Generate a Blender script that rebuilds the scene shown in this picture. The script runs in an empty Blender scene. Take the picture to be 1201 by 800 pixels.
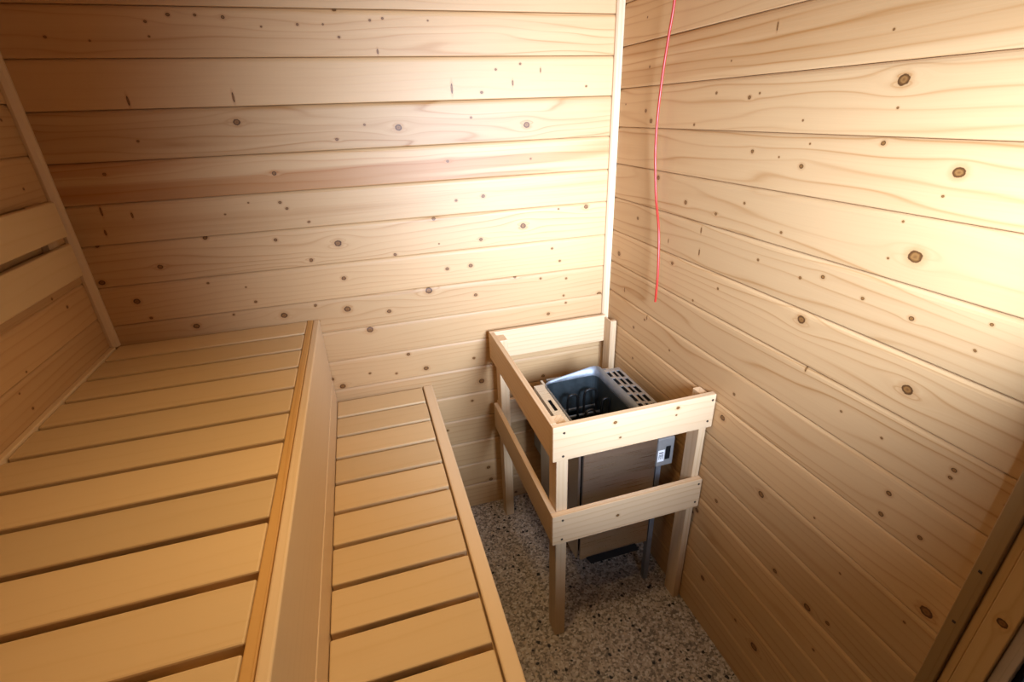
import bpy, bmesh, math, random
from mathutils import Matrix, Vector

# ------------------------------------------------------------------ camera, world, light
scene = bpy.context.scene
C = scene.collection
cam_d = bpy.data.cameras.new('camera')
cam_d.sensor_fit = 'HORIZONTAL'
cam_d.sensor_width = 36.0
cam_d.lens = 574.3 / 1201 * 36.0
cam_d.clip_start = 0.02
cam = bpy.data.objects.new('camera', cam_d)
C.objects.link(cam)
_r = Vector((0.95562257, -0.29287494, -0.03177689))
_u = Vector((0.15216232, 0.39835017, 0.90452406))
_f = Vector((0.2522541, 0.86921885, -0.42523695))
cam.matrix_world = Matrix(((_r.x, _u.x, -_f.x, -0.9085), (_r.y, _u.y, -_f.y, -1.7112),
                           (_r.z, _u.z, -_f.z, 1.6444), (0, 0, 0, 1)))
scene.camera = cam

world = bpy.data.worlds.new('world')
scene.world = world
world.use_nodes = True
world.node_tree.nodes['Background'].inputs[0].default_value = (0.75, 0.86, 1.0, 1)
world.node_tree.nodes['Background'].inputs[1].default_value = 0.4

scene.view_settings.view_transform = 'Standard'
scene.view_settings.look = 'None'
scene.view_settings.gamma = 1.0
scene.view_settings.use_curve_mapping = False
scene.view_settings.exposure = 0.0

def area(name, loc, target, sx, sy, power, color, spread=180):
    l = bpy.data.lights.new(name, 'AREA')
    l.shape = 'RECTANGLE'
    l.size, l.size_y = sx, sy
    l.energy = power
    l.color = color
    l.spread = math.radians(spread)
    o = bpy.data.objects.new(name, l)
    C.objects.link(o)
    o.location = loc
    o.rotation_euler = (Vector(target) - Vector(loc)).to_track_quat('-Z', 'Y').to_euler()
    return o

# assumed daylight source, set in the passage outside the cabin before an assumed window
area('assumed_daylight', (-0.28, -1.93, 1.50), (-0.08, 0.0, 1.29), 0.40, 0.56, 30.5, (0.575, 0.72, 1.0), 76)
# assumed warm downlight, added unseen at the cabin ceiling to light the bench tops
area('assumed_downlight', (-0.92, -0.98, 2.095), (-0.90, -0.98, 0.0), 0.20, 0.20, 3.0, (1.0, 0.71, 0.37), 104)

# ------------------------------------------------------------------ helpers
def link(name, me, mat=None, parent=None):
    o = bpy.data.objects.new(name, me)
    C.objects.link(o)
    if mat is not None and not me.materials:
        me.materials.append(mat)
    if parent is not None:
        o.parent = parent
    return o

def empty(name, loc, label, cat, group=None):
    o = bpy.data.objects.new(name, None)
    C.objects.link(o)
    o.location = loc
    o.empty_display_size = 0.1
    o['label'] = label
    o['category'] = cat
    if group:
        o['group'] = group
    return o

def tag(o, label=None, cat=None, kind=None):
    if label:
        o['label'] = label
    if cat:
        o['category'] = cat
    if kind:
        o['kind'] = kind
    return o

def bm_mesh(bm, name, smooth=False):
    me = bpy.data.meshes.new(name)
    bmesh.ops.recalc_face_normals(bm, faces=bm.faces)
    bm.to_mesh(me)
    bm.free()
    if smooth:
        for p in me.polygons:
            p.use_smooth = True
    return me

def box_bm(lo, hi, bevel=0.0, seg=2, bm=None):
    own = bm is None
    b = bmesh.new()
    vs = [b.verts.new((x, y, z)) for x in (lo[0], hi[0]) for y in (lo[1], hi[1]) for z in (lo[2], hi[2])]
    for q in ((0, 1, 3, 2), (4, 6, 7, 5), (0, 4, 5, 1), (2, 3, 7, 6), (0, 2, 6, 4), (1, 5, 7, 3)):
        b.faces.new([vs[i] for i in q])
    if bevel:
        bmesh.ops.bevel(b, geom=list(b.edges), offset=bevel, segments=seg, affect='EDGES', profile=0.5)
    bmesh.ops.recalc_face_normals(b, faces=b.faces)
    if own:
        return b
    tmp = bpy.data.meshes.new('tmp')
    b.to_mesh(tmp)
    b.free()
    bm.from_mesh(tmp)
    bpy.data.meshes.remove(tmp)
    return bm

def box(name, lo, hi, mat, parent=None, bevel=0.0, seg=2):
    """axis aligned box; origin at its own centre bottom"""
    c = Vector(((lo[0] + hi[0]) / 2, (lo[1] + hi[1]) / 2, lo[2]))
    b = box_bm([lo[i] - c[i] for i in range(3)], [hi[i] - c[i] for i in range(3)], bevel, seg)
    o = link(name, bm_mesh(b, name), mat, parent)
    o.location = c - wloc(parent)
    return o

def wloc(parent):
    v = Vector()
    while parent is not None:
        v += Vector(parent.location)
        parent = parent.parent
    return v

def board(name, lo, hi, axis, mat, parent=None, bevel=0.003, seg=2, cuts=None):
    """a length of timber; its local x runs along its length so the grain follows it"""
    lo, hi = Vector(lo), Vector(hi)
    s = hi - lo
    c = (lo + hi) / 2
    if axis == 'x':
        L, w, t = s.x, s.y, s.z
        R = Matrix.Identity(3)
    elif axis == 'y':
        L, w, t = s.y, s.x, s.z
        R = Matrix.Rotation(math.pi / 2, 3, 'Z')
    else:
        L, w, t = s.z, s.y, s.x
        R = Matrix.Rotation(-math.pi / 2, 3, 'Y')
    b = box_bm((-L / 2, -w / 2, -t / 2), (L / 2, w / 2, t / 2), bevel, seg)
    o = link(name, bm_mesh(b, name), mat, parent)
    o.rotation_euler = R.to_euler()
    # parents are never rotated except through place_child
    o.location = c - wloc(parent)
    return o

def tube_mesh(name, pts, rad, seg=8, cyclic=False):
    cu = bpy.data.curves.new(name, 'CURVE')
    cu.dimensions = '3D'
    sp = cu.splines.new('NURBS' if len(pts) > 3 else 'POLY')
    sp.points.add(len(pts) - 1)
    for p, q in zip(sp.points, pts):
        p.co = (q[0], q[1], q[2], 1)
    if len(pts) > 3:
        sp.order_u = 3
        sp.use_endpoint_u = True
        sp.resolution_u = 6
    cu.bevel_depth = rad
    cu.bevel_resolution = max(1, seg // 4)
    cu.use_fill_caps = True
    o = bpy.data.objects.new(name, cu)
    C.objects.link(o)
    dg = bpy.context.evaluated_depsgraph_get()
    me = bpy.data.meshes.new_from_object(o.evaluated_get(dg))
    bpy.data.objects.remove(o)
    bpy.data.curves.remove(cu)
    me.name = name
    for p in me.polygons:
        p.use_smooth = True
    return me

# ------------------------------------------------------------------ materials
class NT:
    def __init__(self, name):
        self.m = bpy.data.materials.new(name)
        self.m.use_nodes = True
        self.t = self.m.node_tree
        self.b = self.t.nodes['Principled BSDF']
    def n(self, typ, **kw):
        k = self.t.nodes.new(typ)
        for a, v in kw.items():
            setattr(k, a, v)
        return k
    def put(self, sock, v):
        if isinstance(v, bpy.types.NodeSocket):
            self.t.links.new(v, sock)
        elif v is not None:
            sock.default_value = v
    def math(self, op, a, b=None, c=None, clamp=False):
        k = self.n('ShaderNodeMath', operation=op)
        k.use_clamp = clamp
        self.put(k.inputs[0], a)
        self.put(k.inputs[1], b)
        self.put(k.inputs[2], c)
        return k.outputs[0]
    def mix(self, f, a, b, mode='MIX'):
        k = self.n('ShaderNodeMix', data_type='RGBA', blend_type=mode)
        self.put(k.inputs[0], f)
        self.put(k.inputs[6], a)
        self.put(k.inputs[7], b)
        return k.outputs[2]
    def comb(self, x, y, z):
        k = self.n('ShaderNodeCombineXYZ')
        for i, v in enumerate((x, y, z)):
            self.put(k.inputs[i], v)
        return k.outputs[0]
    def noise(self, vec, scale=1.0, detail=2.0, rough=0.5, w=None, dist=0.0):
        k = self.n('ShaderNodeTexNoise')
        if w is not None:
            k.noise_dimensions = '4D'
            self.put(k.inputs['W'], w)
        self.put(k.inputs['Vector'], vec)
        self.put(k.inputs['Scale'], scale)
        self.put(k.inputs['Detail'], detail)
        self.put(k.inputs['Roughness'], rough)
        self.put(k.inputs['Distortion'], dist)
        return k.outputs['Fac']
    def ramp(self, f, stops, interp='LINEAR'):
        k = self.n('ShaderNodeValToRGB')
        e = k.color_ramp.elements
        k.color_ramp.interpolation = interp
        while len(e) < len(stops):
            e.new(0.5)
        for i, (p, c) in enumerate(stops):
            e[i].position = p
            e[i].color = c if len(c) == 4 else (*c, 1)
        self.put(k.inputs[0], f)
        return k.outputs[0]
    def rng(self, v, a, b, c=0.0, d=1.0, smooth=True):
        k = self.n('ShaderNodeMapRange')
        k.interpolation_type = 'SMOOTHSTEP' if smooth else 'LINEAR'
        self.put(k.inputs[0], v)
        for i, x in enumerate((a, b, c, d)):
            self.put(k.inputs[i + 1], x)
        return k.outputs[0]
    def bump(self, h, strength=0.1, dist=0.002):
        k = self.n('ShaderNodeBump')
        k.inputs['Strength'].default_value = strength
        k.inputs['Distance'].default_value = dist
        self.put(k.inputs['Height'], h)
        self.t.links.new(k.outputs[0], self.b.inputs['Normal'])

def wood(name, light, dark, freq=45.0, ring=0.5, seed=0.0, knots=(), rough=0.45, spec=0.35,
         both=False, wav=3.0, streak=0.0, smudge=0.12):
    """timber with the length along local x: rings flow round each knot (u, v, radius, tallness)"""
    t = NT(name)
    tc = t.n('ShaderNodeTexCoord')
    sep = t.n('ShaderNodeSeparateXYZ')
    t.put(sep.inputs[0], tc.outputs['Object'])
    u, y, v = sep.outputs
    if both:
        v = t.math('MULTIPLY_ADD', y, 0.83, v)
    oi = t.n('ShaderNodeObjectInfo')
    w = t.math('MULTIPLY_ADD', oi.outputs['Random'], 40.0, seed)
    psi = v
    mask = None
    for (ku, kv, kr, tall) in knots:
        kr *= 0.8
        du = t.math('SUBTRACT', u, ku)
        dv = t.math('SUBTRACT', v, kv)
        du2 = t.math('MULTIPLY', du, du)
        dv2 = t.math('MULTIPLY', dv, dv)
        if kr > 0.0035:
            R = kr * (2.1 if kr > 0.008 else 1.6)
            q = t.math('MULTIPLY_ADD', du2, 0.16, dv2)
            q = t.math('ADD', q, (kr * 0.8) ** 2)
            term = t.math('DIVIDE', t.math('MULTIPLY', dv, R * R), q)
            psi = t.math('SUBTRACT', psi, term)
        if tall > 1.01:
            d2 = t.math('ADD', t.math('MULTIPLY', du2, 2.2), t.math('MULTIPLY', dv2, 1.0 / (tall * tall)))
        else:
            d2 = t.math('MULTIPLY_ADD', du2, 0.75, dv2)
        d = t.math('DIVIDE', t.math('SQRT', d2), kr)
        mask = d if mask is None else t.math('MINIMUM', mask, d)
    broad = t.noise(t.comb(t.math('MULTIPLY', u, 1.1), t.math('MULTIPLY', psi, 9.0), 0.0), 1.0, 2.0, 0.5, w)
    ph = t.math('MULTIPLY_ADD', broad, wav, t.math('MULTIPLY', psi, freq))
    fr = t.math('FRACT', ph)
    rings = t.ramp(fr, [(0.0, (0.22,) * 3), (0.10, (0.0,) * 3), (0.55, (0.08,) * 3), (0.80, (0.30,) * 3), (0.92, (1.0,) * 3), (1.0, (0.22,) * 3)])
    fade = t.noise(t.comb(t.math('MULTIPLY', u, 1.6), t.math('MULTIPLY', psi, 16.0), 7.0), 1.0, 1.0, 0.5, w)
    rings = t.math('MULTIPLY', rings, t.rng(fade, 0.30, 0.72, 0.25, 1.25))
    fib = t.noise(t.comb(t.math('MULTIPLY', u, 6.0), t.math('MULTIPLY', psi, 420.0), 3.0), 1.0, 2.0, 0.6, w)
    f = t.math('MULTIPLY_ADD', rings, ring, t.math('MULTIPLY_ADD', fib, 0.22, -0.09))
    if streak:
        st = t.noise(t.comb(t.math('MULTIPLY', u, 0.55), t.math('MULTIPLY', psi, 22.0), 1.0), 1.0, 2.0, 0.5, w)
        f = t.math('MULTIPLY_ADD', t.rng(st, 0.42, 0.56), streak, f)
    sm = t.noise(t.comb(t.math('MULTIPLY', u, 4.0), t.math('MULTIPLY', v, 10.0), 5.0), 1.0, 2.0, 0.5, w)
    f = t.math('MULTIPLY_ADD', sm, smudge, t.math('SUBTRACT', f, smudge * 0.5), clamp=True)
    col = t.mix(f, (*light, 1), (*dark, 1))
    tone = t.rng(oi.outputs['Random'], 0.0, 1.0, 0.90, 1.06, False)
    col = t.mix(1.0, col, t.comb(tone, tone, tone), 'MULTIPLY')
    if mask is not None:
        wob = t.noise(t.comb(t.math('MULTIPLY', u, 160.0), 0.0, t.math('MULTIPLY', v, 160.0)), 1.0, 2.0, 0.6, w)
        mk = t.math('MULTIPLY_ADD', wob, 0.5, t.math('SUBTRACT', mask, 0.25))
        halo = t.rng(mk, 1.0, 2.4, 0.35, 0.0)
        col = t.mix(halo, col, (dark[0] * 0.95, dark[1] * 0.86, dark[2] * 0.75, 1))
        kc = t.ramp(mk, [(0.0, (0.15, 0.060, 0.014)), (0.45, (0.26, 0.115, 0.030)), (0.72, (0.12, 0.046, 0.010)), (0.98, (0.065, 0.024, 0.005))])
        col = t.mix(t.rng(mk, 0.92, 1.12, 1.0, 0.0), col, kc)
    t.put(t.b.inputs['Base Color'], col)
    t.b.inputs['Roughness'].default_value = rough
    t.b.inputs['Specular IOR Level'].default_value = spec
    t.bump(t.math('ADD', rings, t.math('MULTIPLY', fib, 0.6)), 0.10, 0.0012)
    return t.m

def plain(name, col, rough=0.5, metal=0.0, spec=0.5, var=0.0, scale=60.0, aniso=0.0):
    t = NT(name)
    t.b.inputs['Roughness'].default_value = rough
    t.b.inputs['Metallic'].default_value = metal
    t.b.inputs['Specular IOR Level'].default_value = spec
    if var:
        tc = t.n('ShaderNodeTexCoord')
        nz = t.noise(tc.outputs['Object'], scale, 3.0, 0.6)
        k = t.rng(nz, 0.25, 0.75, 1.0 - var, 1.0 + var)
        t.put(t.b.inputs['Base Color'], t.mix(1.0, (*col, 1), t.comb(k, k, k), 'MULTIPLY'))
        t.put(t.b.inputs['Roughness'], t.rng(nz, 0.2, 0.8, rough * 0.8, min(1.0, rough * 1.25)))
    else:
        t.b.inputs['Base Color'].default_value = (*col, 1)
    return t.m

def brushed(name, col, rough=0.28, axis='x'):
    t = NT(name)
    tc = t.n('ShaderNodeTexCoord')
    mp = t.n('ShaderNodeMapping')
    mp.inputs['Scale'].default_value = {'x': (6, 400, 400), 'z': (400, 400, 6)}[axis]
    t.put(mp.inputs[0], tc.outputs['Object'])
    nz = t.noise(mp.outputs[0], 1.0, 3.0, 0.6)
    k = t.rng(nz, 0.25, 0.75, 0.95, 1.03)
    t.put(t.b.inputs['Base Color'], t.mix(1.0, (*col, 1), t.comb(k, k, k), 'MULTIPLY'))
    t.b.inputs['Metallic'].default_value = 1.0
    t.put(t.b.inputs['Roughness'], t.rng(nz, 0.2, 0.8, rough * 0.85, rough * 1.2))
    t.bump(nz, 0.008, 0.0003)
    return t.m

LIGHT, DARK = (0.575, 0.35, 0.158), (0.355, 0.15, 0.034)
M_slat = wood('bench_wood', (0.67, 0.475, 0.25), (0.585, 0.385, 0.175), 26, 0.30, 3, both=True, rough=0.5, smudge=0.25)
M_fascia = wood('bench_front_wood', (0.78, 0.57, 0.34), (0.69, 0.475, 0.25), 40, 0.28, 9, both=True, rough=0.45)
M_strip = wood('orange_pine', (0.60, 0.34, 0.11), (0.46, 0.22, 0.055), 60, 0.55, 5, both=True, rough=0.5)
M_beam = wood('frame_pine', (0.66, 0.42, 0.19), (0.50, 0.28, 0.10), 60, 0.5, 6, both=True, rough=0.6)
M_trim = wood('pale_trim_wood', (0.68, 0.49, 0.29), (0.55, 0.34, 0.16), 70, 0.35, 7, both=True, rough=0.45)
M_guard = wood('guard_pine', (0.65, 0.445, 0.25), (0.48, 0.26, 0.10), 55, 0.5, 8, both=True, rough=0.45)
M_guard_top = wood('guard_pine_knotty', (0.65, 0.445, 0.25), (0.48, 0.26, 0.10), 40, 0.5, 28, [(-0.071, 0.026, 0.006, 1), (0.128, 0.030, 0.006, 1), (-0.052, -0.029, 0.004, 1), (0.125, 0.006, 0.0035, 1)], both=True, rough=0.45)
M_guard_low = wood('guard_pine_knot', (0.65, 0.445, 0.25), (0.48, 0.26, 0.10), 44, 0.6, 38, [(-0.04, -0.010, 0.006, 1)], both=True, rough=0.45)
M_jamb = wood('jamb_pine', (0.70, 0.44, 0.19), (0.54, 0.30, 0.10), 60, 0.55, 11, both=True, rough=0.5)
M_batten = wood('brown_batten_wood', (0.34, 0.205, 0.08), (0.25, 0.135, 0.045), 70, 0.4, 21, both=True, rough=0.5)
M_jamb_knot = wood('knotty_jamb_pine', (0.70, 0.44, 0.19), (0.54, 0.30, 0.10), 60, 0.55, 11, [(-0.19, 0.028, 0.008, 1)], both=True, rough=0.5)
M_grey_wood = wood('weathered_wood', (0.62, 0.49, 0.39), (0.42, 0.31, 0.23), 110, 0.6, 12, both=True, rough=0.7)
M_backing = plain('dark_backing', (0.16, 0.09, 0.04), 0.9)
M_steel = brushed('brushed_steel', (0.62, 0.60, 0.58), 0.30)
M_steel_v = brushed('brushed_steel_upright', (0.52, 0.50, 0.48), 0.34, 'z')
M_galv = plain('grey_sheet_metal', (0.26, 0.275, 0.29), 0.52, 0.75, var=0.12, scale=40)
M_liner = plain('blued_liner', (0.040, 0.050, 0.052), 0.45, 0.4, var=0.2, scale=30)
M_black = plain('black_plastic', (0.008, 0.008, 0.008), 0.6, spec=0.15)
M_element = plain('dark_element_steel', (0.014, 0.013, 0.012), 0.35, 0.3)
M_grille = plain('grille_steel', (0.42, 0.41, 0.40), 0.45, 0.8, var=0.1, scale=50)
M_rod = plain('bright_rod_steel', (0.55, 0.55, 0.53), 0.3, 0.9)
M_greybox = plain('grey_plastic', (0.20, 0.185, 0.165), 0.55, var=0.06)
M_white = plain('white_sticker', (0.80, 0.78, 0.75), 0.6)
M_screw = plain('dark_screw', (0.045, 0.028, 0.018), 0.5, 0.3)
M_red = plain('red_rubber', (0.36, 0.020, 0.008), 0.42, var=0.06)
M_plaster = plain('plaster', (0.22, 0.20, 0.18), 0.9, var=0.03, scale=4)
M_carpet = plain('grey_carpet', (0.20, 0.20, 0.21), 0.95, var=0.45, scale=260)

def floor_mat():
    t = NT('terrazzo')
    tc = t.n('ShaderNodeTexCoord')
    P = tc.outputs['Object']
    def chips(scale, seed):
        k = t.n('ShaderNodeTexVoronoi')
        mp = t.n('ShaderNodeMapping')
        mp.inputs['Location'].default_value = (seed, seed * 1.7, 0)
        wob = t.n('ShaderNodeTexNoise')
        wob.inputs['Scale'].default_value = scale * 1.4
        t.put(wob.inputs['Vector'], P)
        add = t.n('ShaderNodeVectorMath', operation='MULTIPLY_ADD')
        t.put(add.inputs[0], wob.outputs['Color'])
        add.inputs[1].default_value = (0.6 / scale,) * 3
        t.put(add.inputs[2], P)
        t.put(mp.inputs[0], add.outputs[0])
        t.put(k.inputs['Vector'], mp.outputs[0])
        k.inputs['Scale'].default_value = scale
        sp = t.n('ShaderNodeSeparateColor')
        t.put(sp.inputs[0], k.outputs['Color'])
        return k.outputs['Distance'], sp.outputs
    base = t.noise(P, 260.0, 3.0, 0.7)
    col = t.ramp(base, [(0.25, (0.13, 0.105, 0.085)), (0.45, (0.30, 0.24, 0.185)), (0.6, (0.42, 0.345, 0.27)), (0.8, (0.55, 0.48, 0.41))])
    d, c = chips(150.0, 1.3)
    cc = t.ramp(c[0], [(0.0, (0.05, 0.042, 0.038)), (0.22, (0.17, 0.13, 0.105)), (0.40, (0.36, 0.29, 0.225)), (0.7, (0.50, 0.415, 0.325)), (0.9, (0.60, 0.54, 0.47))], 'CONSTANT')
    col = t.mix(0.62, col, cc)
    d2, c2 = chips(62.0, 4.1)
    big = t.math('MULTIPLY', t.rng(d2, 0.34, 0.42, 1.0, 0.0), t.rng(c2[0], 0.70, 0.71))
    bc = t.ramp(c2[1], [(0.0, (0.40, 0.34, 0.28)), (0.5, (0.56, 0.48, 0.40)), (0.85, (0.48, 0.36, 0.25))], 'CONSTANT')
    col = t.mix(t.math('MULTIPLY', big, 0.75), col, bc)
    d3, c3 = chips(44.0, 9.7)
    blk = t.math('MULTIPLY', t.rng(d3, 0.24, 0.30, 1.0, 0.0), t.rng(c3[1], 0.72, 0.73))
    col = t.mix(blk, col, (0.018, 0.017, 0.018, 1))
    t.put(t.b.inputs['Base Color'], col)
    t.b.inputs['Roughness'].default_value = 0.55
    t.b.inputs['Specular IOR Level'].default_value = 0.3
    t.bump(base, 0.12, 0.001)
    return t.m
M_floor = floor_mat()

# knot positions on the walls: (x or y along the wall, height, radius, tallness)
KNOTS_BACK= [(-1.371,1.884,0.004,1),(-1.315,1.9,0.005,1),(-1.252,1.9,0.004,1),(-1.186,1.896,0.005,1),(-1.601,1.849,0.004,1),(-1.508,1.841,0.003,1),(-1.372,1.851,0.003,1),(-1.096,1.875,0.003,1),(-1.002,1.881,0.004,1),(-1.467,1.702,0.005,3),(-1.208,1.704,0.005,3),(-1.215,1.64,0.01,1),(-1.718,1.632,0.006,1),(-1.475,1.601,0.004,1),(-1.582,1.52,0.005,1),(-1.147,1.495,0.007,1),(-1.149,1.409,0.005,1),(-1.133,1.389,0.005,1),(-1.238,1.415,0.003,1),(-1.31,1.386,0.003,1),(-1.623,1.42,0.005,3),(-1.632,1.361,0.005,2),(-1.551,1.404,0.005,2),(-1.383,1.321,0.007,1),(-1.667,1.324,0.005,1),(-1.187,1.295,0.006,1),(-1.526,1.246,0.008,1),(-1.689,1.216,0.009,1),(-1.095,1.216,0.005,1),(-1.001,1.265,0.009,1),(-1.619,1.146,0.01,1),(-1.412,1.179,0.004,1),(-1.291,1.099,0.005,1),(-1.308,1.152,0.003,1),(-1.598,1.087,0.005,1),(-1.216,1.039,0.011,1),(-1.482,1.041,0.01,1),(-1.366,1.064,0.004,1),(-1.078,1.342,0.004,1),(-0.898,1.918,0.006,1),(-0.896,1.851,0.004,1),(-0.793,1.815,0.005,1.7),(-0.804,1.893,0.004,1),(-0.768,1.898,0.004,1),(-0.934,1.882,0.003,1),(-0.637,1.894,0.003,1),(-0.58,1.714,0.006,3),(-0.484,1.701,0.005,1),(-0.379,1.726,0.005,2),(-0.434,1.765,0.004,1),(-0.352,1.78,0.004,1),(-0.283,1.761,0.004,2),(-0.119,1.712,0.004,1),(-0.759,1.608,0.011,1),(-0.334,1.6,0.011,1),(-0.861,1.62,0.004,1),(-0.949,1.582,0.005,1),(-0.524,1.629,0.004,1),(-0.612,1.5,0.005,1),(-0.321,1.492,0.004,1),(-0.498,1.379,0.007,1),(-0.594,1.372,0.005,1),(-0.105,1.311,0.009,1),(-0.216,1.312,0.004,1),(-0.354,1.263,0.011,1),(-1.076,1.343,0.004,1),(-0.677,1.317,0.007,1),(-1.001,1.265,0.012,1),(-0.515,1.229,0.007,1),(-0.667,1.229,0.003,1),(-0.822,1.207,0.006,1),(-1.094,1.219,0.006,1),(-1.003,1.144,0.008,1),(-0.646,1.135,0.007,1),(-0.559,1.137,0.008,1),(-0.241,1.167,0.005,1),(-0.209,1.115,0.005,1),(-0.72,1.062,0.013,1),(-0.548,1.022,0.007,1),(-1.01,1.032,0.012,1),(-0.87,1.003,0.008,1),(-0.391,1.072,0.006,1),(-0.288,1.054,0.005,1),(-0.181,1.041,0.005,1),(-0.191,0.971,0.005,1),(-0.035,0.956,0.011,1),(-0.256,0.902,0.007,1),(-0.946,0.942,0.012,1),(-0.181,0.939,0.005,1),(-1.111,1.061,0.005,1),(-1.112,1.058,0.004,1),(-1.111,1.002,0.004,1),(-1.11,0.768,0.009,1),(-1.077,0.732,0.011,1),(-0.973,0.767,0.005,1),(-0.823,0.821,0.007,1),(-0.763,0.749,0.01,1),(-0.877,0.748,0.005,1),(-0.572,0.759,0.006,1),(-0.592,0.564,0.006,1),(-0.547,0.649,0.012,1),(-0.542,0.204,0.009,1),(-0.534,0.134,0.009,1),(-0.419,0.025,0.007,1),(-0.28,0.621,0.008,1),(-0.706,0.442,0.006,1)]
KNOTS_RIGHT= [(-1.01,1.671,0.011,1),(-0.195,1.631,0.006,1),(-0.23,1.602,0.008,1),(-0.68,1.663,0.003,1),(-0.649,1.655,0.005,1),(-0.528,1.669,0.004,1),(-0.064,1.652,0.003,1),(-0.451,1.594,0.004,1),(-0.817,1.607,0.0025,1),(-1.013,1.628,0.0025,1),(-0.7,1.79,0.004,2.5),(-0.969,1.749,0.0025,1),(-0.198,1.753,0.004,1),(-0.164,1.886,0.003,1),(-0.568,1.737,0.0025,1),(-0.687,1.539,0.005,1),(-0.837,1.518,0.006,1),(-0.771,1.532,0.0025,1),(-1.004,1.571,0.005,1),(-1.141,1.534,0.01,1),(-0.847,1.563,0.0025,1),(-1.129,1.496,0.0025,1),(-0.453,1.386,0.007,1),(-0.59,1.376,0.005,1),(-0.689,1.419,0.004,1),(-0.819,1.373,0.004,1),(-1.079,1.446,0.0025,1),(-1.117,1.392,0.013,1),(-1.072,1.378,0.0025,1),(-0.299,1.439,0.008,1),(-0.196,1.294,0.006,1),(-0.539,1.322,0.005,2),(-0.388,1.258,0.004,2),(-0.543,1.259,0.005,2),(-0.766,1.295,0.004,1),(-0.951,1.306,0.005,1),(-0.896,1.288,0.004,1),(-1.144,1.286,0.005,1),(-1.258,1.32,0.003,1),(-0.081,1.141,0.01,1),(-0.421,1.194,0.006,1),(-0.642,1.181,0.004,1),(-0.924,1.198,0.011,1),(-0.543,1.112,0.004,1),(-1.047,1.291,0.004,1),(-0.307,0.965,0.005,2),(-0.14,1.015,0.005,2),(-1.25,1.272,0.0025,1),(-1.177,1.157,0.011,1),(-1.289,1.059,0.005,1),(-1.288,1.042,0.004,1),(-1.071,1.044,0.003,1),(-1.163,1.039,0.003,1),(-1.209,0.938,0.006,1),(-1.209,0.884,0.006,1),(-1.283,0.894,0.005,1),(-1.375,1.058,0.003,1),(-1.369,1.05,0.003,1),(-1.338,0.758,0.012,1),(-0.744,0.819,0.01,1),(-0.928,0.691,0.01,1),(-0.779,0.535,0.007,1),(-0.77,0.914,0.005,1),(-1.083,0.754,0.003,1),(-1.175,0.674,0.003,1),(-1.315,0.697,0.003,1),(-1.131,0.503,0.01,1),(-1.186,0.518,0.006,1),(-1.177,0.405,0.004,1),(-1.024,0.509,0.007,1),(-1.024,0.192,0.013,1),(-0.783,0.2,0.009,1),(-0.943,0.201,0.005,1),(-0.705,0.429,0.009,1),(-0.965,1.093,0.004,2),(-1.251,1.271,0.0025,1),(-0.225,0.894,0.006,1),(-0.236,0.769,0.005,1),(-0.458,0.905,0.004,1),(-0.294,0.952,0.005,1),(-0.685,0.405,0.006,1)]
KNOTS_LEFT= [(-0.102,1.503,0.004,1),(-0.071,1.664,0.004,1),(-0.138,1.193,0.005,1),(-0.446,1.091,0.003,1),(-0.43,1.041,0.004,1),(-0.394,1.121,0.003,1),(-0.186,1.233,0.004,1)]

# ------------------------------------------------------------------ the cabin shell
WL, DEP, HT = -1.727, 1.40, 2.10          # left wall x, cabin depth, ceiling height
floor = box('floor', (WL - 0.12, -1.46, -0.06), (0.12, 0.12, 0.0), M_floor)
tag(floor, 'speckled brown terrazzo floor under the heater and benches', kind='structure')

def plank_mesh(L, h, t=0.020, b=0.014, d=0.0085):
    """profiled cladding board: flat face at y=0, both long edges rounded back to the joint"""
    g = 0.0002
    b0, d0 = 0.003, 0.003
    prof = [(t, g), (d + 0.0005, g)]
    for i in range(5):
        a = i / 4 * math.pi / 2
        prof.append((d0 * (1 - math.sin(a)), g + b0 * (1 - math.cos(a))))
    for i in range(5):
        a = (1 - i / 4) * math.pi / 2
        prof.append((d * (1 - math.sin(a)), h - g - b * (1 - math.cos(a))))
    prof += [(d + 0.0005, h - g), (t, h - g)]
    bm = bmesh.new()
    A = [bm.verts.new((0, y, z)) for y, z in prof]
    B = [bm.verts.new((L, y, z)) for y, z in prof]
    n = len(prof)
    for i in range(n):
        j = (i + 1) % n
        bm.faces.new((A[i], A[j], B[j], B[i]))
    bm.faces.new(A)
    bm.faces.new(B[::-1])
    return bm_mesh(bm, 'plank')

def clad(wall, joints, L, origin, rotz, knots, to_u, seed, styles, fr, rg):
    for i in range(len(joints) - 1):
        z1, z0 = joints[i], joints[i + 1]
        kn = [(to_u(k[0]), k[1] - z0, k[2], k[3]) for k in knots if z0 <= k[1] < z1]
        kn.sort(key=lambda k: -k[2])
        st = dict(light=LIGHT, dark=DARK, freq=random.uniform(*fr), ring=random.uniform(*rg), streak=0.0, wav=random.uniform(3, 6))
        st.update(styles.get(i, {}))
        m = wood('cladding_pine', seed=seed + i * 3.7, knots=kn[:22], rough=0.5, spec=0.4, **st)
        o = link('plank', plank_mesh(L, z1 - z0), m, wall)
        o.rotation_euler = (0, 0, rotz)
        o.location = Vector((origin[0], origin[1], z0)) - Vector(wall.location)

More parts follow.
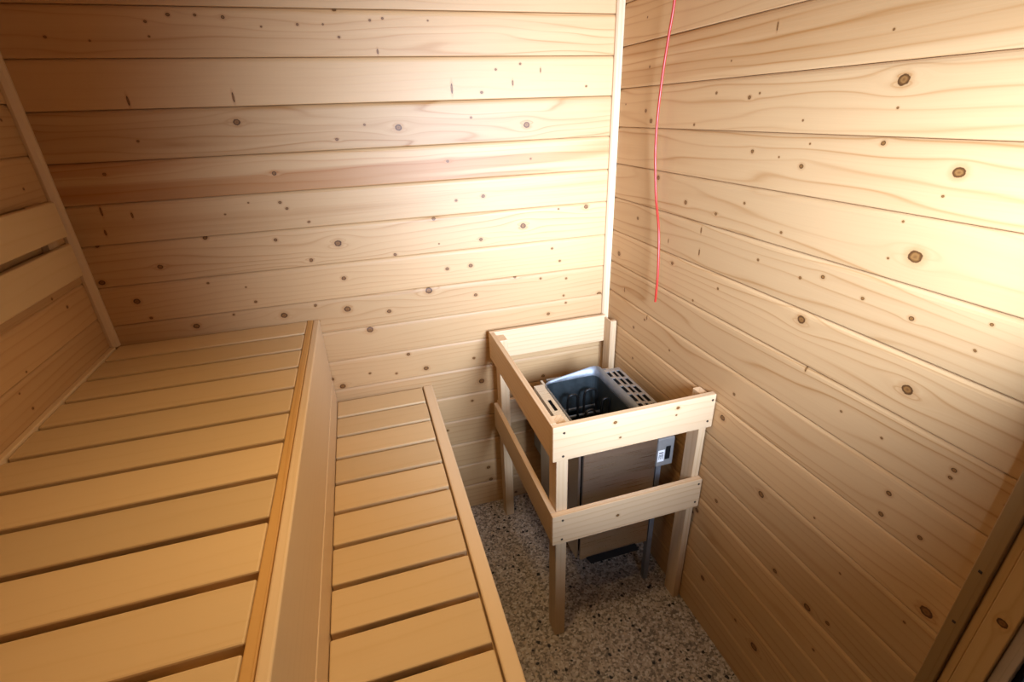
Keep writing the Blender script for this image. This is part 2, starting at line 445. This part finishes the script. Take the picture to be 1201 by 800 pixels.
random.seed(4)
JB = [2.10, 2.04, 1.920, 1.802, 1.681, 1.552, 1.440, 1.325, 1.199, 1.075, .955, .838, .72, .6, .481, .36, .241, .124, 0.0]
JR = [2.10, 2.066, 1.945, 1.825, 1.701, 1.582, 1.46, 1.342, 1.221, 1.1, .98, .856, .733, .611, .49, .37, .255, .13, 0.0]
JL = [2.10, 1.94, 1.82, 1.70, 1.578, 1.46, 1.345, 1.225, 1.112, .99, .87, .75, .63, .51, .39, .27, .15, 0.0]
wall_back = box('wall_back', (WL - 0.06, 0.0202, 0), (0.06, 0.06, HT), M_backing)
tag(wall_back, 'back wall of horizontal knotty spruce cladding boards behind the heater', kind='structure')
wall_right = box('wall_right', (0.0202, -DEP, 0), (0.06, 0.0202, HT), M_backing)
tag(wall_right, 'right wall of horizontal spruce cladding with large round knots', kind='structure')
wall_left = box('wall_left', (WL - 0.06, -DEP, 0), (WL - 0.0202, 0.0202, HT), M_backing)
tag(wall_left, 'left wall of spruce cladding behind the backrest boards', kind='structure')
clad(wall_back, JB, -WL, (WL, 0.0), 0.0, KNOTS_BACK, lambda x: x - WL, 10.0, {
    2: dict(ring=0.5, freq=34, wav=7, streak=0.12),
    3: dict(ring=0.10, freq=40, smudge=0.25),
    4: dict(ring=0.62, freq=36, wav=7.0, streak=0.22),
    5: dict(ring=0.45, freq=40, wav=4.0, streak=0.65, dark=(0.40, 0.165, 0.045)),
    6: dict(ring=0.18, streak=0.25, smudge=0.25)}, (32, 60), (0.28, 0.5))
clad(wall_right, JR, DEP, (0.0, 0.0), -math.pi / 2, KNOTS_RIGHT, lambda y: -y, 90.0, {
    3: dict(streak=0.3), 5: dict(ring=0.62, freq=30, wav=5), 6: dict(ring=0.66, freq=26, wav=7), 7: dict(ring=0.6, freq=34, wav=6),
    10: dict(ring=0.6, freq=30, wav=5)}, (26, 52), (0.42, 0.66))
clad(wall_left, JL, DEP, (WL, -DEP), math.pi / 2, KNOTS_LEFT, lambda y: y + DEP, 170.0, {}, (35, 60), (0.25, 0.45))

ceiling = box('ceiling', (WL - 0.06, -DEP - 0.06, HT), (0.06, 0.06, HT + 0.03), plain('ceiling_pine', (0.66, 0.44, 0.22), 0.6, var=0.08, scale=6))
tag(ceiling, 'spruce ceiling over the cabin', kind='structure')
# unseen front wall left of the doorway, added to shade the left side
wf = box('wall_front', (WL - 0.06, -DEP - 0.08, 0), (-1.215, -DEP, HT), M_jamb)
tag(wf, 'unseen front wall section added beside the doorway to shade the left side', kind='structure')

# corner trims
def corner_trim(name, x, y, sx, sy, z0, z1, label):
    bm = bmesh.new()
    prof = [(0, 0), (sx * 0.022, 0), (sx * 0.022, sy * 0.008), (sx * 0.0175, sy * 0.0155), (sx * 0.008, sy * 0.022), (0, sy * 0.022)]
    n = len(prof)
    A = [bm.verts.new((a, b, z0)) for a, b in prof]
    B = [bm.verts.new((a, b, z1)) for a, b in prof]
    for i in range(n):
        j = (i + 1) % n
        bm.faces.new((A[i], A[j], B[j], B[i]))
    bm.faces.new(A)
    bm.faces.new(B)
    # grain runs up: swap to local x = z
    R = Matrix.Rotation(math.pi / 2, 4, 'Y')
    bmesh.ops.transform(bm, matrix=R, verts=bm.verts)
    o = link(name, bm_mesh(bm, name), M_trim)
    o.matrix_world = Matrix.Translation((x, y, 0)) @ R.inverted()
    tag(o, label, kind='structure')
    return o
corner_trim('trim_1', -0.0005, -0.0005, -1, -1, 0.0, HT, 'pale rounded corner trim between back and right walls')
corner_trim('trim_2', WL + 0.0005, -0.0005, 1, -1, 1.012, HT, 'brown rounded corner trim between back and left walls')
# ------------------------------------------------------------------ end of the right wall: batten, jamb, seal
t3 = board('trim_3', (-0.016, -1.398, 0), (-0.0002, -1.372, HT), 'z', M_batten, None, 0.002)
tag(t3, 'dark upright batten with nail holes ending the right wall', kind='structure')
for z in (0.80, 0.925, 1.33, 1.46, 1.85):
    s = link('nail_hole', bm_mesh(box_bm((-0.0006, -0.0028, -0.0028), (0.0006, 0.0028, 0.0028), 0.0005, 1), 'nail_hole'), M_screw, t3)
    s.matrix_parent_inverse = t3.matrix_basis.inverted()
    s.location = (-0.0163, -1.384, z)
t4 = board('trim_4', (-0.008, -1.412, 0), (0.05, -1.3985, HT), 'z', M_jamb, None, 0.0015)
tag(t4, 'narrow pine jamb strip beside the dark batten', kind='structure')
t5 = board('trim_5', (-0.010, -1.450, 0), (0.05, -1.4125, HT), 'z', M_jamb_knot, None, 0.002)
tag(t5, 'pine door jamb board with an oval knot', kind='structure')
t6 = board('trim_6', (-0.004, -1.472, 0), (0.022, -1.4505, HT), 'z', M_grey_wood, None, 0.002)
tag(t6, 'grey-brown outer frame board at the door opening', kind='structure')
t7 = box('trim_7', (0.004, -1.478, 0), (0.018, -1.4725, HT), M_black)
tag(t7, 'black rubber seal on the door frame edge', kind='structure')

# ------------------------------------------------------------------ the room outside the cabin
fo = box('floor_outside', (-2.6, -2.1, -0.10), (2.2, 1.2, -0.0605), M_carpet)
tag(fo, 'grey speckled floor outside the cabin', kind='structure')
# window wall of the passage, in pieces round an assumed, unseen window opening
WX0, WX1, WZ0, WZ1 = -0.62, -0.02, 1.10, 2.00
for lo, hi in (((-2.6, -2.1, -0.06), (WX0, -2.0, 2.5)), ((WX1, -2.1, -0.06), (2.2, -2.0, 2.5)),
               ((WX0, -2.1, -0.06), (WX1, -2.0, WZ0)), ((WX0, -2.1, WZ1), (WX1, -2.0, 2.5)),
               ((-2.6, -2.0, -0.06), (-2.5, 1.2, 2.5)), ((2.1, -2.0, -0.06), (2.2, 1.2, 2.5))):
    tag(box('wall_outside', lo, hi, M_plaster), 'plaster wall of the passage outside the cabin', kind='structure')
tag(box('ceiling_outside', (-2.6, -2.1, 2.5), (2.2, 1.2, 2.55), M_plaster), 'plaster ceiling of the passage', kind='structure')
# unseen low block, added to shade the lower right wall
tag(box('wall_light_blocker', (-0.18, -1.66, -0.06), (0.5, -1.60, 1.34), M_plaster), 'unseen low block added to shade the lower right wall', kind='structure')

# ------------------------------------------------------------------ benches
def bench(name, label, x0, x1, z, ends, strip_w, loc):
    b = empty(name, loc, label, 'bench')
    th = 0.027
    for i in range(len(ends) - 1):
        board('slat', (x0, ends[i + 1] + 0.0140, z - th), (x1, ends[i], z), 'x', M_slat, b, 0.0035, 2)
    return b

# upper bench
UE = [-0.006] + [-0.006 - 0.1205 * i for i in range(1, 12)]
ub = bench('upper_bench', 'wide upper slatted bench with a tall pale front board along the left wall', -1.7090, -1.1475, 1.010, UE, 0.02, (-1.43, -0.7, 0))
board('front_strip', (-1.1465, -1.395, 0.966), (-1.1285, -0.002, 1.010), 'y', M_strip, ub, 0.002)
board('front_board', (-1.1280, -1.395, 0.771), (-1.1080, -0.002, 1.0085), 'y', M_fascia, ub, 0.004, 3)
board('front_board', (-1.1270, -1.395, 0.640), (-1.1070, -0.002, 0.768), 'y', M_fascia, ub, 0.004, 3)
board('edge_batten', (-1.7262, -1.395, 0.985), (-1.7105, -0.024, 1.016), 'y', M_fascia, ub, 0.002)
for x in (-1.665, -1.205):
    board('support_beam', (x - 0.035, -1.395, 0.905), (x + 0.035, -0.002, 0.9828), 'y', M_beam, ub, 0.002)
board('support_beam', (-1.1645, -1.395, 0.900), (-1.1475, -0.002, 0.9828), 'y', M_beam, ub, 0.002)

# lower bench
LE = [-0.010] + [-0.008 - 0.1208 * i for i in range(1, 12)]
lb = bench('lower_bench', 'narrow lower slatted bench with a pale front rail facing the heater', -1.1055, -0.7895, 0.674, LE, 0.03, (-0.94, -0.7, 0))
board('front_rail', (-0.7845, -1.395, 0.580), (-0.7480, -0.002, 0.674), 'y', M_fascia, lb, 0.0045, 3)
board('support_beam', (-0.888, -1.395, 0.560), (-0.826, -0.002, 0.6465), 'y', M_beam, lb, 0.002)
board('support_beam', (-0.811, -1.395, 0.560), (-0.7850, -0.002, 0.6465), 'y', M_beam, lb, 0.002)
board('support_beam', (-1.1055, -1.395, 0.560), (-1.062, -0.002, 0.6465), 'y', M_beam, lb, 0.002)
for y in (-0.06, -1.32):
    board('leg', (-0.824, y - 0.03, 0.0), (-0.790, y + 0.03, 0.5595), 'z', M_beam, lb, 0.002)
    board('leg', (-1.098, y - 0.03, 0.0), (-1.066, y + 0.03, 0.5595), 'z', M_beam, lb, 0.002)
    board('leg', (-1.186, y - 0.03, 0.0), (-1.150, y + 0.03, 0.8995), 'z', M_beam, ub, 0.002)

# backrest boards on the left wall
br = empty('backrest', (WL, -0.7, 1.25), 'two-board wooden backrest fixed to the left wall above the upper bench', 'backrest')
XB = -1.690
board('backrest_board', (XB - 0.018, -1.39, 1.371), (XB, -0.068, 1.464), 'y', M_slat, br, 0.004, 2)
board('backrest_board', (XB - 0.018, -1.39, 1.261), (XB, -0.073, 1.352), 'y', M_slat, br, 0.004, 2)
for y in (-0.115, -0.75, -1.30):
    board('bracket', (WL + 0.0002, y - 0.025, 1.262), (XB - 0.0185, y + 0.025, 1.462), 'z', M_guard, br, 0.0015)

# ------------------------------------------------------------------ heater guard
gd = empty('heater_guard', (-0.255, -0.38, 0), 'light pine guard frame of posts and rails round the heater', 'guard rail')
GF, GB, GL, GR = -0.690, -0.032, -0.495, -0.004
def post(x0, x1, y0, y1, top):
    return board('post', (x0, y0, 0), (x1, y1, top), 'z', M_guard, gd, 0.0025)
post(GL, GL + 0.036, GF, GF + 0.058, 0.866)
post(GL, GL + 0.036, -0.105, -0.050, 0.866)
post(-0.030, -0.0045, GF, GF + 0.055, 0.866)
post(-0.030, -0.0235, -0.105, -0.048, 0.874)
post(-0.0235, -0.0045, -0.105, -0.086, 0.874)
def rail(lo, hi, ax, screws, m=None):
    r = board('rail', lo, hi, ax, m or M_guard, gd, 0.002)
    for p in screws:
        s = link('screw', SCREW, M_screw, r)
        s.matrix_parent_inverse = (Matrix.Translation(gd.location) @ r.matrix_basis).inverted()
        s.matrix_basis = Matrix.Translation(p) @ (Matrix.Rotation(math.pi / 2, 4, 'X') if ax == 'x' else Matrix.Rotation(math.pi / 2, 4, 'Y'))
    return r
bm = bmesh.new()
bmesh.ops.create_cone(bm, cap_ends=True, segments=10, radius1=0.0042, radius2=0.0036, depth=0.0012)
SCREW = bm_mesh(bm, 'screw')
FY = GF - 0.0195
rail((GL - 0.0185, FY, 0.766), (-0.003, GF - 0.0005, 0.880), 'x',
     [(-0.481, FY - 0.0002, 0.858), (-0.483, FY - 0.0002, 0.781), (-0.014, FY - 0.0002, 0.862), (-0.021, FY - 0.0002, 0.790)], M_guard_top)
rail((GL - 0.0185, FY, 0.452), (-0.003, GF - 0.0005, 0.566), 'x',
     [(-0.481, FY - 0.0002, 0.545), (-0.483, FY - 0.0002, 0.470), (-0.014, FY - 0.0002, 0.548), (-0.018, FY - 0.0002, 0.475)], M_guard_low)
rail((GL - 0.0185, GF, 0.766), (GL - 0.0005, -0.0495, 0.880), 'y', [])
rail((GL - 0.0185, GF, 0.452), (GL - 0.0005, -0.050, 0.566), 'y', [])
rail((GL - 0.0185, -0.049, 0.766), (-0.0235, -0.0305, 0.880), 'x', [])
rail((GL + 0.0005, -0.0495, 0.452), (-0.0235, -0.0310, 0.566), 'x', [])

# ------------------------------------------------------------------ heater
HX0, HX1, HY0, HY1 = -0.362, -0.098, -0.590, -0.225
HZ0, HZ1 = 0.205, 0.742
ht = empty('sauna_heater', (-0.22, -0.40, 0), 'brushed steel sauna heater with an open stone basin inside the guard', 'heater')
box('front_panel', (HX0, HY0, HZ0), (HX1, HY0 + 0.012, HZ1 - 0.04), M_steel, ht, 0.002)
box('side_panel', (HX0 - 0.012, HY0 + 0.0125, HZ0), (HX0 - 0.003, HY1, HZ1 - 0.004), M_steel_v, ht, 0.001)
box('side_panel', (HX1 - 0.010, HY0 + 0.0125, HZ0), (HX1, HY1, HZ1 - 0.002), M_steel_v, ht, 0.001)
box('rear_panel', (HX0 + 0.0105, HY1 - 0.012, HZ0), (HX1 - 0.0105, HY1, HZ1 - 0.002), M_galv, ht, 0.001)
# basin: sheet liner whose rim rises from left to right
BX0, BX1, BY0, BY1 = -0.375, -0.158, -0.572, -0.255
zl, zr, zb = 0.745, 0.782, 0.50
bm = bmesh.new()
def loop(x0, x1, y0, y1, z0, z1, r, n=4):
    vs = []
    for cx, cy, a0 in ((x1 - r, y1 - r, 0), (x0 + r, y1 - r, 90), (x0 + r, y0 + r, 180), (x1 - r, y0 + r, 270)):
        for i in range(n + 1):
            a = math.radians(a0 + 90 * i / n)
            px, py = cx + r * math.cos(a), cy + r * math.sin(a)
            f = (px - x0) / (x1 - x0)
            vs.append(bm.verts.new((px, py, z0 + (z1 - z0) * f)))
    return vs
def skin(a, b):
    for i in range(len(a)):
        j = (i + 1) % len(a)
        bm.faces.new((a[i], a[j], b[j], b[i]))
o0 = loop(BX0, BX1, BY0, BY1, zl - 0.010, zr - 0.045, 0.030)
o1 = loop(BX0, BX1, BY0, BY1, zl, zr, 0.030)
o2 = loop(BX0 + 0.003, BX1 - 0.003, BY0 + 0.003, BY1 - 0.003, zl, zr, 0.028)
o3 = loop(BX0 + 0.003, BX1 - 0.003, BY0 + 0.003, BY1 - 0.003, zl - 0.008, zr - 0.046, 0.028)
skin(o0, o1); skin(o1, o2); skin(o2, o3)
basin = link('basin_rim', bm_mesh(bm, 'basin_rim', True), M_galv, ht)
basin.location = -ht.location
bm = bmesh.new()
i0 = loop(BX0 + 0.006, BX1 - 0.006, BY0 + 0.006, BY1 - 0.006, zl - 0.006, zr - 0.040, 0.026)
i1 = loop(BX0 + 0.016, BX1 - 0.016, BY0 + 0.016, BY1 - 0.016, zb, zb, 0.024)
skin(i0, i1)
bm.faces.new(i1)
lin = link('basin_liner', bm_mesh(bm, 'basin_liner'), M_liner, ht)
lin.location = -ht.location
sol = lin.modifiers.new('thickness', 'SOLIDIFY')
sol.thickness = 0.002
# left flange with a slot: a sheet in pieces round the slot
bm = bmesh.new()
fx0, fx1, fz = -0.412, -0.376, 0.742
for lo, hi in (((fx0, -0.585, fz - 0.003), (fx0 + 0.012, -0.262, fz)), ((fx1 - 0.012, -0.585, fz - 0.003), (fx1, -0.262, fz)),
               ((fx0 + 0.012, -0.585, fz - 0.003), (fx1 - 0.012, -0.437, fz)), ((fx0 + 0.012, -0.368, fz - 0.003), (fx1 - 0.012, -0.262, fz)),
               ((fx0, -0.585, fz - 0.016), (fx0 + 0.003, -0.262, fz - 0.003))):
    box_bm(lo, hi, 0, 1, bm)
fl = link('side_flange', bm_mesh(bm, 'side_flange'), M_steel, ht)
fl.location = -ht.location
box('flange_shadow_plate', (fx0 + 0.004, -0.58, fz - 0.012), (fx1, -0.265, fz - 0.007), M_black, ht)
# ventilation grille right of the basin: frame plus bars round three rows of slots
gx0, gx1, gy0, gy1, gz = -0.136, -0.058, -0.585, -0.238, 0.742
gr = box('vent_box', (gx0, gy0, gz - 0.040), (gx1, gy1, gz - 0.012), M_black, ht)
rows = [gx0, gx0 + 0.012, gx0 + 0.026, gx0 + 0.033, gx0 + 0.047, gx0 + 0.054, gx0 + 0.068, gx1]
for a, b_ in ((0, 1), (2, 3), (4, 5), (6, 7)):
    box('grille_bar', (rows[a], gy0, gz - 0.004), (rows[b_], gy1, gz), M_grille, ht, 0.001)
ys = gy1
k = 0
while ys > gy0:
    for a, b_ in ((1, 2), (3, 4), (5, 6)):
        w = 0.020 if k == 0 else 0.014
        off = 0.007 * (a // 2)
        y1 = ys - (0 if k == 0 else off)
        if y1 - w > gy0:
            box('grille_bridge', (rows[a], y1 - w, gz - 0.004), (rows[b_], y1, gz - 0.001), M_grille, ht)
    ys -= 0.060 if k else 0.056
    k += 1
# heating elements: hairpin loops rising from a rack of rods
for (x, yy, w, h) in ((-0.290, -0.335, 0.020, 0.722), (-0.214, -0.320, 0.025, 0.722), (-0.252, -0.400, 0.020, 0.69),
                      (-0.186, -0.385, 0.015, 0.715), (-0.310, -0.470, 0.020, 0.67), (-0.225, -0.475, 0.022, 0.68)):
    pts = [(-w, 0, 0), (-w, 0, h - 0.60), (-w, 0, h - 0.535), (-w * 0.6, 0, h - 0.52), (w * 0.6, 0, h - 0.52), (w, 0, h - 0.535), (w, 0, h - 0.60), (w, 0, 0)]
    e = link('heating_element', tube_mesh('heating_element', pts, 0.0046), M_element, ht)
    e.location = Vector((x, yy, 0.52)) - ht.location
for i, y in enumerate((-0.285, -0.330, -0.375, -0.420, -0.465, -0.510)):
    box('rack_rod', (BX0 + 0.016, y - 0.004, 0.622), (BX1 - 0.016, y + 0.004, 0.630), M_rod, ht, 0.001)
# bottom lip, rear bracket, conduit
bm = bmesh.new()
pr = [(-0.340, HY0 - 0.001, 0.212), (-0.322, HY0 - 0.010, 0.184), (-0.132, HY0 - 0.010, 0.184), (-0.146, HY0 - 0.001, 0.212)]
A = [bm.verts.new(p) for p in pr]
B = [bm.verts.new((p[0], p[1] + 0.003, p[2] - 0.004)) for p in pr]
for i in range(4):
    j = (i + 1) % 4
    bm.faces.new((A[i], A[j], B[j], B[i]))
bm.faces.new(A); bm.faces.new(B[::-1])
lip = link('black_lip', bm_mesh(bm, 'black_lip'), M_black, ht)
lip.location = -ht.location
box('bottom_tray', (HX0 + 0.011, HY0 + 0.013, HZ0 + 0.004), (HX1 - 0.011, HY1 - 0.013, HZ0 + 0.010), M_black, ht)
for x in (-0.32, -0.14):
    box('wall_bracket', (x - 0.015, HY1 + 0.0005, 0.30), (x + 0.015, -0.0505 + 0.018, 0.44), M_galv, ht, 0.001)
cbm = bmesh.new()
box_bm((-0.091, -0.586, 0.0), (-0.073, -0.584, 0.545), 0, 1, cbm)
box_bm((-0.091, -0.584, 0.0), (-0.089, -0.566, 0.545), 0, 1, cbm)
lg = link('leg', bm_mesh(cbm, 'leg'), M_galv, ht)
lg.location = -ht.location
# control box on the right, its sticker and switch
cb = box('control_box', (-0.0965, -0.592, 0.545), (-0.034, -0.520, 0.658), M_greybox, ht, 0.004)
def on_box(name, lo, hi, mat, bevel=0.0005):
    o = box(name, lo, hi, mat, None, bevel, 1)
    o.parent = cb
    o.location = Vector(o.location) - Vector(ht.location) - Vector(cb.location)
    return o
on_box('sticker', (-0.0945, -0.5930, 0.566), (-0.0695, -0.5921, 0.613), M_white)
on_box('switch', (-0.0665, -0.5950, 0.573), (-0.0490, -0.5921, 0.625), M_black, 0.001)
on_box('print_line', (-0.0905, -0.5934, 0.600), (-0.0740, -0.5931, 0.604), M_black, 0)
on_box('print_line', (-0.0905, -0.5934, 0.592), (-0.0740, -0.5931, 0.5945), M_black, 0)
for x in (-0.089, -0.083, -0.077):
    on_box('print_line', (x - 0.001, -0.5934, 0.577), (x + 0.001, -0.5931, 0.590), M_black, 0)
    on_box('print_line', (x - 0.0025, -0.5934, 0.588), (x + 0.0025, -0.5931, 0.590), M_black, 0)

# ------------------------------------------------------------------ red cable
path = [(-0.030, -0.353, 2.098), (-0.030, -0.350, 2.00), (-0.028, -0.346, 1.897), (-0.026, -0.324, 1.802), (-0.025, -0.309, 1.70), (-0.024, -0.302, 1.607), (-0.022, -0.303, 1.52), (-0.018, -0.310, 1.45),
        (-0.018, -0.325, 1.375), (-0.022, -0.352, 1.325), (-0.026, -0.373, 1.277), (-0.028, -0.388, 1.185), (-0.028, -0.392, 1.12), (-0.026, -0.388, 1.057)]
p0 = Vector(path[-1])
cd = link('cable', tube_mesh('cable', [Vector(p) - p0 for p in path], 0.0038, 12), M_red)
cd.location = p0
tag(cd, 'thin red cable hanging loose down the right wall', 'cable')
bpy.context.view_layer.update()
